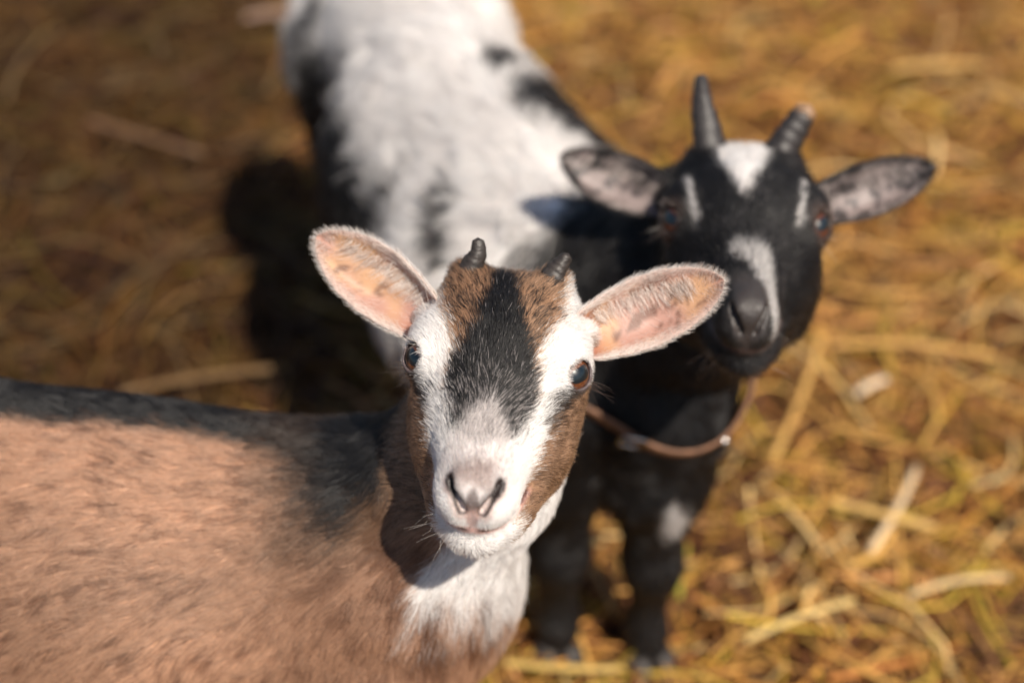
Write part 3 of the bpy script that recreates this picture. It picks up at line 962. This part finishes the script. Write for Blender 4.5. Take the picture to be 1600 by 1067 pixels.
    B = mix(B, RUST * 0.4, neckz * 0.85 * sstep(-0.45, 0.2, back))
    B = mix(B, BLACK, neckz * sstep(0.05, 0.35, back + jn * 12))
    wf = dr @ np.array([0.985, -0.17])
    B = mix(B, WHITE1, sstep(0.14, 0.26, wf + jn * 3.5) * sstep(-0.024, 0.030, Zw + 2.0 * jn - np.clip(0.356 - 1.5 * (Yw - 0.625), 0.25, 0.40)) * (Xw > -0.085))
    B = mix(B, BLACK * 2, sstep(0.24, 0.15, Zw + jn * 2) * (np.abs(Xw + 0.26) > 0.13))
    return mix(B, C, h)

def fur1_head_dens(g, V, N):
    q = g.loc(V); bare, eye, nos, mou, qs = head_masks(q)
    h = hness(g, q)
    d = 1.9 * h * (1 - bare)
    return d

def fur1_head_shape(g, P, N):
    q = g.loc(P); bare, eye, nos, mou, qs = head_masks(q)
    x, d, a = qs.T
    L = np.interp(a, [-70, -50, -20, 20, 45, 65, 80, 95, 105], [12, 10, 7.5, 7.0, 7.0, 5.5, 3.5, 2.6, 2.0])
    L = L * (1 + 0.35 * sstep(0, -30, d) * sstep(70, 30, a))
    L = np.where((d < -32) & (a > 55), 6.5, L)
    L = np.minimum(L, 1.6 + 0.55 * np.maximum(0, eye - 12))
    L = np.minimum(L, 0.8 + 0.6 * np.maximum(0, np.minimum(nos - 3, mou - 2)))
    lift = np.interp(a, [-60, -20, 30, 60, 90], [0.6, 0.42, 0.5, 0.42, 0.4]) + 0.3 * sstep(-35, -60, d)
    L = L * (1 + 0.3 * sstep(-40, -62, d))
    return head_flow(g, q), L * 0.001, lift, np.full(len(P), 0.00016) * np.clip(L / 6, 0.5, 1.1)

def fur1_body_dens(g, V, N):
    q = g.loc(V); h = hness(g, q)
    d = 0.7 * (1 - h)
    d *= np.where(V[:, 2] < 0.22, 0.5, 1) * sstep(0.03, 0.045, V[:, 2])
    return d * np.where(V[:, 0] < -0.42, 0.5, 1)

def fur1_body_shape(g, P, N):
    q = g.loc(P)
    X, Y, Z = (P - OFF1).T
    neck = sstep(0.40, 0.46, Z) * sstep(-0.16, -0.08, X)
    side = 1 - np.abs(N[:, 2])
    f = np.c_[-np.ones(len(P)), np.zeros(len(P)), -0.25 - 0.75 * side]
    chest = sstep(-0.2, -0.06, X) * sstep(0.45, 0.36, Z)
    f = f * (1 - chest)[:, None] + np.array([-0.35, -0.05, -1.0]) * chest[:, None]
    f = nrm(f) * (1 - neck)[:, None] + np.array([-0.25, -0.1, -0.95]) * neck[:, None]
    leg = sstep(0.24, 0.18, Z)
    f = f * (1 - leg)[:, None] + np.array([-0.1, 0, -1.0]) * leg[:, None]
    L = 13 + 8 * neck + 5 * chest
    L = L * (1 - 0.5 * sstep(-0.06, -0.03, X) * sstep(0.34, 0.38, Z))
    L = L * (1 - 0.6 * leg)
    return nrm(f), L * 0.001, np.full(len(P), 0.36), np.full(len(P), 0.00021)

def ear_hair1(pinkin):
    def fn(g, e):
        r = np.random.default_rng(91)
        V, F, N, uv, inn = e['V'], e['F'], e['N'], e['uv'], e['inner']
        out = []
        # outside: dense short coat
        T, W = sample_tri(V, F, np.where(inn, 0.0, 1.9), 301)
        P = bary(V, T, W); Nn = nrm(bary(N, T, W)); t = bary(uv, T, W)
        fl = np.tile(e['e'], (len(P), 1)) + e['sd'] * (t[:, 1] * 0.55)[:, None]
        pts = grow(P, Nn, fl, np.full(len(P), 0.0046), np.full(len(P), 0.40), 41, clump=0.15)
        c = e['outcol'](P, t, r)
        out.append((pts, c, np.full(len(P), 0.00009)))
        # rim and inside
        rim = sstep(0.55, 0.92, np.abs(uv[:, 1])) + sstep(0.80, 0.95, uv[:, 0])
        dn = np.where(inn, 0.10 + 2.2 * np.clip(rim, 0, 1), 0.0) * sstep(0.02, 0.14, uv[:, 0])
        T, W = sample_tri(V, F, dn, 302)
        P = bary(V, T, W); Nn = nrm(bary(N, T, W)); t = bary(uv, T, W)
        fl = e['e'] * 0.75 + e['sd'] * (np.sign(t[:, 1]) * 0.6)[:, None]
        pts = grow(P, Nn, fl, np.full(len(P), 0.0036), np.full(len(P), 0.55), 43, clump=0.2)
        out.append((pts, e['rimcol'](P, t, r), np.full(len(P), 0.000085)))
        # longer wisps growing from the upper edge across the hollow
        n = 900
        pick = np.where(inn & (uv[:, 1] * e['upsign'] > 0.30) & (uv[:, 1] * e['upsign'] < 0.75) & (uv[:, 0] > 0.12) & (uv[:, 0] < 0.8))[0]
        k = r.choice(pick, n)
        P = V[k] + r.normal(0, 0.0012, (n, 3)); Nn = N[k]
        fl = e['e'] * 0.35 - e['sd'] * e['upsign']
        pts = grow(P.astype(np.float32), Nn, np.tile(fl, (n, 1)), np.full(n, 0.011), np.full(n, 0.5), 45, clump=0.75, guide_every=10)
        out.append((pts, e['rimcol'](P, uv[k], r), np.full(n, 0.00009)))
        return out
    return fn

def make_ear(g, side, L, W, e, o, base, skin, outcol, rimcol, curl=1.0, up=1):
    E = ear_shell(g, side, L, W, e, o, base, curl=curl)
    upv = g.M @ np.array([0, 0.66, -0.75])
    E['upsign'] = 1.0 if E['sd'] @ upv > 0 else -1.0
    E['skin'] = skin(E); E['outcol'] = outcol; E['rimcol'] = rimcol
    E['hair'] = ear_hair1(True)
    return E

def ear1_skin(E):
    t = E['uv']; V = E['V']
    nz = vnoise(V, 160, 61) + 0.6 * vnoise(V, 420, 62)
    base = mix(np.array([0.52, 0.30, 0.24]), np.array([0.62, 0.37, 0.21]), sstep(-0.3, 0.6, vnoise(V, 70, 63)))
    spots = sstep(0.45, 0.8, nz + 0.25 * sstep(0.2, 0.7, t[:, 0]))
    c = mix(base, np.array([0.16, 0.08, 0.055]), spots * 0.8)
    c = mix(c, np.array([0.45, 0.17, 0.11]), sstep(0.22, 0.0, t[:, 0]) * 0.8)
    c = mix(c, np.array([0.66, 0.48, 0.42]), sstep(0.6, 0.95, np.abs(t[:, 1])))
    o = np.tile(np.array([0.62, 0.52, 0.47]), (len(V), 1))
    return np.where(E['inner'][:, None], c, o)
def ear1_out(P, t, r):
    return mix(np.array([0.78, 0.73, 0.69]), np.array([0.45, 0.30, 0.22]), (r.random(len(P)) < 0.18) * 1.0)
def ear1_rim(P, t, r):
    dark = r.random(len(P)) < 0.10 + 0.35 * sstep(0.98, 0.7, np.abs(t[:, 1])) * sstep(0.3, 0.8, t[:, 0])
    return mix(np.array([0.80, 0.72, 0.66]), np.array([0.22, 0.12, 0.08]), dark * 0.9)

EO = np.array([0.0, 0.75, 0.66])
ears1 = [
    make_ear(g, -1, 86, 43, (-0.84, 0.36, -0.36), EO + np.array([-0.05, -0.1, 0.1]), (-46, 0, -33), ear1_skin, ear1_out, ear1_rim),
    make_ear(g, 1, 91, 43, (0.86, 0.33, -0.33), EO + np.array([0.05, -0.1, 0.1]), (46, 0, -33), ear1_skin, ear1_out, ear1_rim),
]
AMBER1 = mat_eye('amber_eye', (0.20, 0.065, 0.022))
add_horn(g, root1, [(-24, 18, -48), (-24, 28, -54), (-21, 36, -58), (-21.5, 43, -62)], [9.5, 7.4, 5.2, 3.4], (0.028, 0.022, 0.019), seed=1)
add_horn(g, root1, [(24, 18, -48), (25.5, 28, -54), (29, 34, -58), (32.5, 39, -61)], [9.5, 7.4, 5.4, 3.4], (0.028, 0.022, 0.019), seed=2)
build_goat(g, root1, (-0.68, 0.48, -0.02), (0.10, 0.80, 0.66), coat1, [
    dict(dens=fur1_head_dens, shape=fur1_head_shape, grow=dict(clump=0.5, wave=0.3, guide_every=14), cvar=0.12),
    dict(dens=fur1_body_dens, shape=fur1_body_shape, grow=dict(clump=0.55, wave=0.30, guide_every=30), cvar=0.16),
], ears1, AMBER1, seed=1)

# ------------------------------------------------------------------ second goat: black face, white back, leather collar
goat2 = Goat('goat', (0.162, 0.792, 0.544), (-0.10, -0.98, 0.12), math.radians(-1.5), 1.08)
goat2.slim = 0.24
root2 = link('goat', None); root2.location = (0.0, 1.05, 0.0)
tag(root2, 'black faced goat with white back, longer horns and a brown collar', 'goat')
g = goat2
g.ell((0.055, 0.895, 0.335), (0.098, 0.100, 0.125), 0.04)
g.ell((0.0, 1.00, 0.345), (0.125, 0.15, 0.130), 0.05)
g.ell((-0.060, 1.13, 0.350), (0.120, 0.15, 0.130), 0.05)
g.ell((-0.115, 1.28, 0.375), (0.078, 0.11, 0.105), 0.05)
g.ell((0.125, 0.875, 0.335), (0.060, 0.080, 0.090), 0.04)
g.cone((0.04, 0.92, 0.43), (-0.108, 1.25, 0.45), 0.045, 0.042, 0.05)
g.chain([((0.075, 0.905, 0.385), 0.085), ((0.140, 0.862, 0.445), 0.072), (tuple(g.wld((0, -26, -50))), 0.052)], 0.04)
g.chain([((-0.115, 1.37, 0.42), 0.022), ((-0.165, 1.375, 0.445), 0.016), ((-0.198, 1.345, 0.425), 0.013), ((-0.198, 1.315, 0.395), 0.012), ((-0.172, 1.30, 0.385), 0.009)], 0.02)
legs(g, root2, [('fore', (0.043, 0.822), (0.10, -1)), ('fore', (0.125, 0.812), (0.32, -1)), ('hind', (-0.152, 1.29), (0.3, -1)), ('hind', (-0.075, 1.31), (0.3, -1))])
WHITE2 = np.array([0.88, 0.83, 0.80])

def blob(P, c, r): return np.linalg.norm((P - np.array(c)) / np.array(r), axis=1)

def coat2(g, P, N, r, hairy):
    n = len(P); q = g.loc(P); x, d, a = q.T
    jit = r.normal(0, 1, n) * hairy
    nz = vnoise(P, 90, 13) * 2.0 + vnoise(P, 300, 14)
    C = np.tile(BLACK * 1.1, (n, 1)).astype(np.float32) * (1 + 0.9 * sstep(0.1, 0.8, vnoise(P, 130, 57) + 0.5 * vnoise(P, 330, 58)) * 1.6)[:, None]  # lighter clumps paint the sheen of glossy black hair into the colour
    aj = a + jit * 2.5 + nz
    bl = np.interp(aj, [-70, -45, -20, 14], [19, 17, 11, 0])
    C = mix(C, WHITE2, sstep(2, -2, np.abs(x + 2) + jit * 1.2 - bl) * (d > -5) * (a < 16))
    stx = np.interp(aj, [-18, 0, 18, 32], [33, 34, 31, 28])
    C = mix(C, WHITE2 * 0.85, 0.75 * sstep(3.6, 1.6, np.abs(np.abs(x) - stx) + np.abs(jit) * 0.8) * sstep(-18, -10, aj) * sstep(32, 18, aj) * (d > 0) * (vnoise(P, 150, 77) > -0.35))
    sn = np.interp(aj, [48, 58, 70, 85, 95], [-2, 1, 9, 17, 19]); sw = np.interp(aj, [46, 56, 68, 80, 95, 100], [6, 14, 9, 6, 4, 0])
    C = mix(C, WHITE2 * 0.55, 0.85 * sstep(3, -3, np.abs(x - sn) + jit - sw) * sstep(46, 54, aj) * (d > -24))
    bare, eye, nos, mou, qs = head_masks(q)
    C = mix(C, np.array([0.10, 0.045, 0.025]), sstep(18.5, 14.5, eye) * 0.45 * (a < 25))
    nose = sstep(72, 84, aj) * sstep(-14, -6, d) * sstep(15, 11, np.abs(x - 1))
    C = mix(C, np.array([0.045, 0.036, 0.033]), np.maximum(nose, bare) * 0.8)
    C = mix(C, np.array([0.09, 0.06, 0.055]), sstep(5, 3, mou) * 0.8)
    C = mix(C, np.array([0.02, 0.014, 0.013]), sstep(3.3, 2.2, nos))
    h = hness(g, q)
    X, Y, Z = P.T
    B = np.tile(WHITE2, (n, 1)).astype(np.float32)
    B = B * (1 - 0.14 * sstep(0.0, 0.8, vnoise(P, 45, 55) + 0.5 * vnoise(P, 120, 56)))[:, None]
    jn = 0.016 * vnoise(P, 26, 51) + 0.010 * vnoise(P, 80, 52) + 0.008 * jit
    # neck and chest
    u = (X - 0.045) * 0.72 - (Y - 0.905) * 0.70
    blk = sstep(-0.006, 0.010, u + jn + 0.25 * np.maximum(0, 0.40 - Z) * (X > -0.05))
    for c, rr in (((0.040, 1.05, 0.45), (0.045, 0.070, 0.08)), ((0.075, 0.98, 0.42), (0.04, 0.06, 0.06)), ((0.045, 1.12, 0.42), (0.04, 0.06, 0.07)), ((-0.049, 0.918, 0.47), (0.011, 0.036, 0.05)), ((-0.02, 1.10, 0.47), (0.014, 0.03, 0.03))):
        blk = np.maximum(blk, sstep(1.12, 0.88, blob(P, c, rr) + jn * 9))
    cx = np.interp(Y, [0.9, 1.3], [0.05, -0.10])
    blk = np.maximum(blk, sstep(0.01, -0.01, Z - 0.435 + jn * 1.2) * sstep(-0.045, -0.065, X - cx) * sstep(0.93, 0.97, Y + jn) * sstep(1.29, 1.25, Y + jn))
    blk = np.maximum(blk, sstep(0.26, 0.22, Z + jn * 1.5))
    wleg = sstep(1.1, 0.7, blob(P, (0.136, 0.785, 0.245), (0.014, 0.05, 0.032)) + jn * 14)
    B = mix(B, BLACK * 1.2, blk)
    B = mix(B, WHITE2 * 0.7, wleg)
    return mix(B, C, h)

def fur2_head_dens(g, V, N):
    q = g.loc(V); bare = head_masks(q)[0]
    x, d, a = q.T
    nose = sstep(74, 86, a) * sstep(-16, -8, d) * sstep(15, 11, np.abs(x - 1))
    return 1.0 * hness(g, q) * (1 - np.maximum(bare, nose))
def fur2_head_shape(g, P, N):
    f, L, lift, rad = fur1_head_shape(g, P, N)
    return f, L * 1.25, lift, rad * 1.5
def fur2_body_dens(g, V, N):
    q = g.loc(V)
    return 0.42 * (1 - hness(g, q)) * np.where(V[:, 2] < 0.2, 1.2, 1) * sstep(0.03, 0.045, V[:, 2])
def fur2_body_shape(g, P, N):
    X, Y, Z = P.T
    side = 1 - np.abs(N[:, 2])
    f = np.c_[-0.3 * np.ones(len(P)), 0.9 * np.ones(len(P)), -0.2 - 0.9 * side]
    f += np.c_[np.sign(X - np.interp(Y, [0.9, 1.3], [0.05, -0.10])) * 0.45, np.zeros(len(P)), np.zeros(len(P))]
    neck = sstep(0.93, 0.87, Y) 
    f = nrm(f) * (1 - neck)[:, None] + np.array([0.0, 0.05, -1.0]) * neck[:, None]
    leg = sstep(0.24, 0.18, Z)
    f = f * (1 - leg)[:, None] + np.array([0, 0.15, -1.0]) * leg[:, None]
    L = np.interp(Z, [0.05, 0.2, 0.28], [9, 12, 32]) * (1 - 0.3 * neck)
    return nrm(f), L * 0.001, np.full(len(P), 0.38), np.full(len(P), 0.00022)

def ear2_skin(E):
    t = E['uv']; V = E['V']
    nz = vnoise(V, 110, 61) + 0.6 * vnoise(V, 300, 62)
    c = mix(np.array([0.34, 0.27, 0.255]), np.array([0.06, 0.05, 0.05]), sstep(0.0, 0.6, nz + 0.4 * sstep(0.5, 1, t[:, 0])))
    c = mix(c, BLACK * 2, sstep(0.55, 0.9, t[:, 1] * E['upsign']) + sstep(0.85, 1.0, t[:, 0]))
    return np.where(E['inner'][:, None], c, BLACK[None] * 1.5)
def ear2_out(P, t, r): return np.tile(BLACK * 1.2, (len(P), 1))
def ear2_rim(P, t, r):
    w = (r.random(len(P)) < 0.55) & (vnoise(P, 120, 65) > -0.1) & (np.abs(t[:, 1]) < 0.93)
    return mix(BLACK * 2, np.array([0.6, 0.5, 0.46]), w * 1.0)
ears2 = [
    make_ear(g, -1, 82, 38, (-0.86, 0.20, -0.32), EO + np.array([-0.05, -0.1, 0.1]), (-46, -2, -30), ear2_skin, ear2_out, ear2_rim),
    make_ear(g, 1, 85, 36, (0.90, 0.24, -0.30), EO + np.array([0.05, -0.1, 0.1]), (46, -2, -30), ear2_skin, ear2_out, ear2_rim),
]
g.dark_whiskers = True
AMBER2 = mat_eye('rust_brown_eye', (0.13, 0.042, 0.02))
add_horn(g, root2, [(-21, 18, -52), (-25, 36, -61), (-29, 52, -71), (-31, 66, -85)], [12.5, 10, 7.4, 4.2], (0.022, 0.018, 0.017), seed=3)
add_horn(g, root2, [(21, 18, -52), (27, 32, -59), (34, 44, -64), (40, 53, -68)], [13, 11, 9, 7], (0.022, 0.018, 0.017), (0.24, 0.14, 0.075), 0.85, seed=4)
build_goat(g, root2, (-0.30, 0.66, -0.02), (0.30, 1.46, 0.68), coat2, [
    dict(dens=fur2_head_dens, shape=fur2_head_shape, grow=dict(clump=0.25, wave=0.25), cvar=0.15),
    dict(dens=fur2_body_dens, shape=fur2_body_shape, grow=dict(clump=0.8, wave=0.8, guide_every=40, droop=0.2), cvar=0.12),
], ears2, AMBER2, bstep=0.007, hstep=2.0, seed=2)


# ------------------------------------------------------------------ collar on the black faced goat
LEATHER = mat_plain('tan_leather', (0.17, 0.08, 0.042), 0.55, 0, 0.35, 220)
STEEL = mat_plain('bright_steel', (0.55, 0.54, 0.52), 0.22, 1.0, 0.05, 60)
def build_collar():
    c = np.array([0.108, 0.862, 0.402]); front = nrm(np.array([0.010, -0.075, -0.044])); lat = nrm(np.array([0.95, 0.12, -0.22]))
    lat = nrm(lat - front * (lat @ front)); nn = nrm(np.cross(lat, front)); nn = nn if nn[2] > 0 else -nn
    n = 72
    ang = np.linspace(0, 2 * math.pi, n, endpoint=False)
    dirs = np.outer(np.cos(ang), front) + np.outer(np.sin(ang), lat)
    rr = np.linspace(0.03, 0.16, 131)
    rad = []
    for d in dirs:
        f = goat2.body((c + np.outer(rr, d)).astype(np.float32))
        k = np.where(f > 0.001)[0]
        rad.append(rr[k[0]] if len(k) else 0.10)
    rad = np.minimum(np.array(rad) + 0.009, 0.078 + 0.06 * np.maximum(0, np.cos(ang)) ** 1.5)
    ker = np.hanning(11); ker /= ker.sum()
    rad = np.convolve(np.r_[rad[-5:], rad, rad[:5]], ker, 'valid')
    root = link('collar', None); root.location = tuple(c)
    tag(root, 'narrow brown leather collar on the neck of the black faced goat', 'collar')
    V = []; F = []
    W, T = 0.0075, 0.0028
    for i in range(n):
        p = c + dirs[i] * rad[i]
        for a, b in ((-W, 0), (-W * .8, T), (W * .8, T), (W, 0)):
            V.append(p + nn * a + dirs[i] * b)
    for i in range(n):
        i2 = (i + 1) % n
        for j in range(4):
            j2 = (j + 1) % 4
            F.append((i * 4 + j, i * 4 + j2, i2 * 4 + j2, i2 * 4 + j))
    link('strap', py_mesh('strap', V, F, [LEATHER]), root)
    import bmesh
    def at(k): return c + dirs[k % n] * (rad[k % n] + T)
    for k in (5,):
        bm = bmesh.new(); bmesh.ops.create_uvsphere(bm, u_segments=16, v_segments=10, radius=0.0045)
        me = bpy.data.meshes.new('rivet'); bm.to_mesh(me); bm.free(); me.materials.append(STEEL)
        for f in me.polygons: f.use_smooth = True
        o = link('rivet', me, root); o.location = tuple(at(k)); o.scale = (1, 1, 0.8)
    b = at(69); t = dirs[69]; sdv = np.cross(nn, t)
    pts = [b + t * 0.002 + sdv * 0.010 * math.copysign(abs(math.cos(a)) ** 0.5, math.cos(a)) + nn * 0.0105 * math.copysign(abs(math.sin(a)) ** 0.5, math.sin(a)) for a in np.linspace(0, 2 * math.pi, 33)]
    V, F = tube(pts, [0.0016] * 33, 8)
    link('buckle', py_mesh('buckle', V, F, [STEEL]), root)
build_collar()

# ------------------------------------------------------------------ single stalks that stand out in the straw
STALKS = [
    ((0.357, 0.914), (0.425, 1.022), 0.008, (0.62, 0.46, 0.28), 'pale straw stalk lying slanted across a yellow stalk at right'),
    ((0.333, 0.979), (0.427, 0.938), 0.009, (0.58, 0.36, 0.12), 'yellow straw stalk crossed by a pale slanted one at right'),
    ((0.384, 1.140), (0.419, 1.155), 0.010, (0.66, 0.52, 0.36), 'short whitish straw chip right of the black goat muzzle'),
    ((0.360, 1.237), (0.273, 1.028), 0.008, (0.52, 0.30, 0.09), 'long golden straw stalk beside the black goat chin'),
    ((0.385, 0.860), (0.484, 0.875), 0.007, (0.60, 0.42, 0.20), 'pale straw stalk lying flat near the right bottom corner'),
    ((0.220, 0.807), (0.329, 0.848), 0.007, (0.60, 0.42, 0.16), 'light straw stalk right of the black goat front hooves'),
    ((-0.436, 1.143), (-0.253, 1.174), 0.010, (0.15, 0.085, 0.035), 'golden brown straw stalk just behind the fawn goat back'),
    ((0.370, 1.220), (0.554, 1.191), 0.008, (0.54, 0.30, 0.09), 'long golden straw stalk level with the black goat chin at right'),
    ((0.162, 0.856), (0.175, 0.915), 0.006, (0.32, 0.27, 0.04), 'greenish yellow straw blade beside the black goat front leg'),
    ((-0.009, 0.782), (0.103, 0.770), 0.008, (0.50, 0.33, 0.10), 'straw stalk across the black goat front hooves at the bottom'),
    ((-0.592, 1.688), (-0.415, 1.594), 0.009, (0.16, 0.09, 0.05), 'dull pinkish stalk in the dark straw at upper left'),
    ((-0.413, 1.978), (-0.313, 1.977), 0.016, (0.26, 0.17, 0.13), 'greyish stick left of the curled white tail'),
    ((0.561, 1.824), (0.692, 1.825), 0.012, (0.56, 0.34, 0.11), 'broad yellow straw stalk near the upper right corner'),
]
def build_stalks():
    r = np.random.default_rng(5)
    for k, (a, b, w, col, lab) in enumerate(STALKS):
        a = np.array([*a, 0.046]); b = np.array([*b, 0.054])
        d = b - a; L = np.linalg.norm(d); d /= L
        sd = nrm(np.cross(d, [0, 0, 1])); up = np.cross(sd, d)
        n = 9; V = []; F = []; seg = 10
        bow = r.uniform(-0.05, 0.05) * L
        for i in range(n):
            t = i / (n - 1)
            c = a + d * L * t + sd * bow * math.sin(math.pi * t) + up * 0.004 * math.sin(math.pi * t)
            knot = 1.18 if i in (3, 7) else 1.0
            for j in range(seg):
                th = 2 * math.pi * j / seg
                rr = w / 2 * knot * (1 - 0.15 * t)
                V.append(c + sd * rr * math.cos(th) + up * rr * 0.55 * math.sin(th))
        for i in range(n - 1):
            for j in range(seg):
                F.append((i * seg + j, i * seg + (j + 1) % seg, (i + 1) * seg + (j + 1) % seg, (i + 1) * seg + j))
        for i0 in (0, (n - 1) * seg):                       # hollow cut ends
            ctr = np.mean(V[i0:i0 + seg], axis=0) + d * (0.004 if i0 == 0 else -0.004)
            V.append(ctr); c = len(V) - 1
            F += [(i0 + j, i0 + (j + 1) % seg, c) for j in range(seg)]
        V = np.array(V); o3 = V.mean(0)
        me = py_mesh('straw_stalk', V - o3, F, [STRAW])
        set_color(me, 'coat', np.tile(np.array(col), (len(V), 1)))
        o = link('straw_stalk', me); o.location = tuple(o3)
        tag(o, lab, 'straw', 'straw stalks that stand out on the floor')
build_stalks()
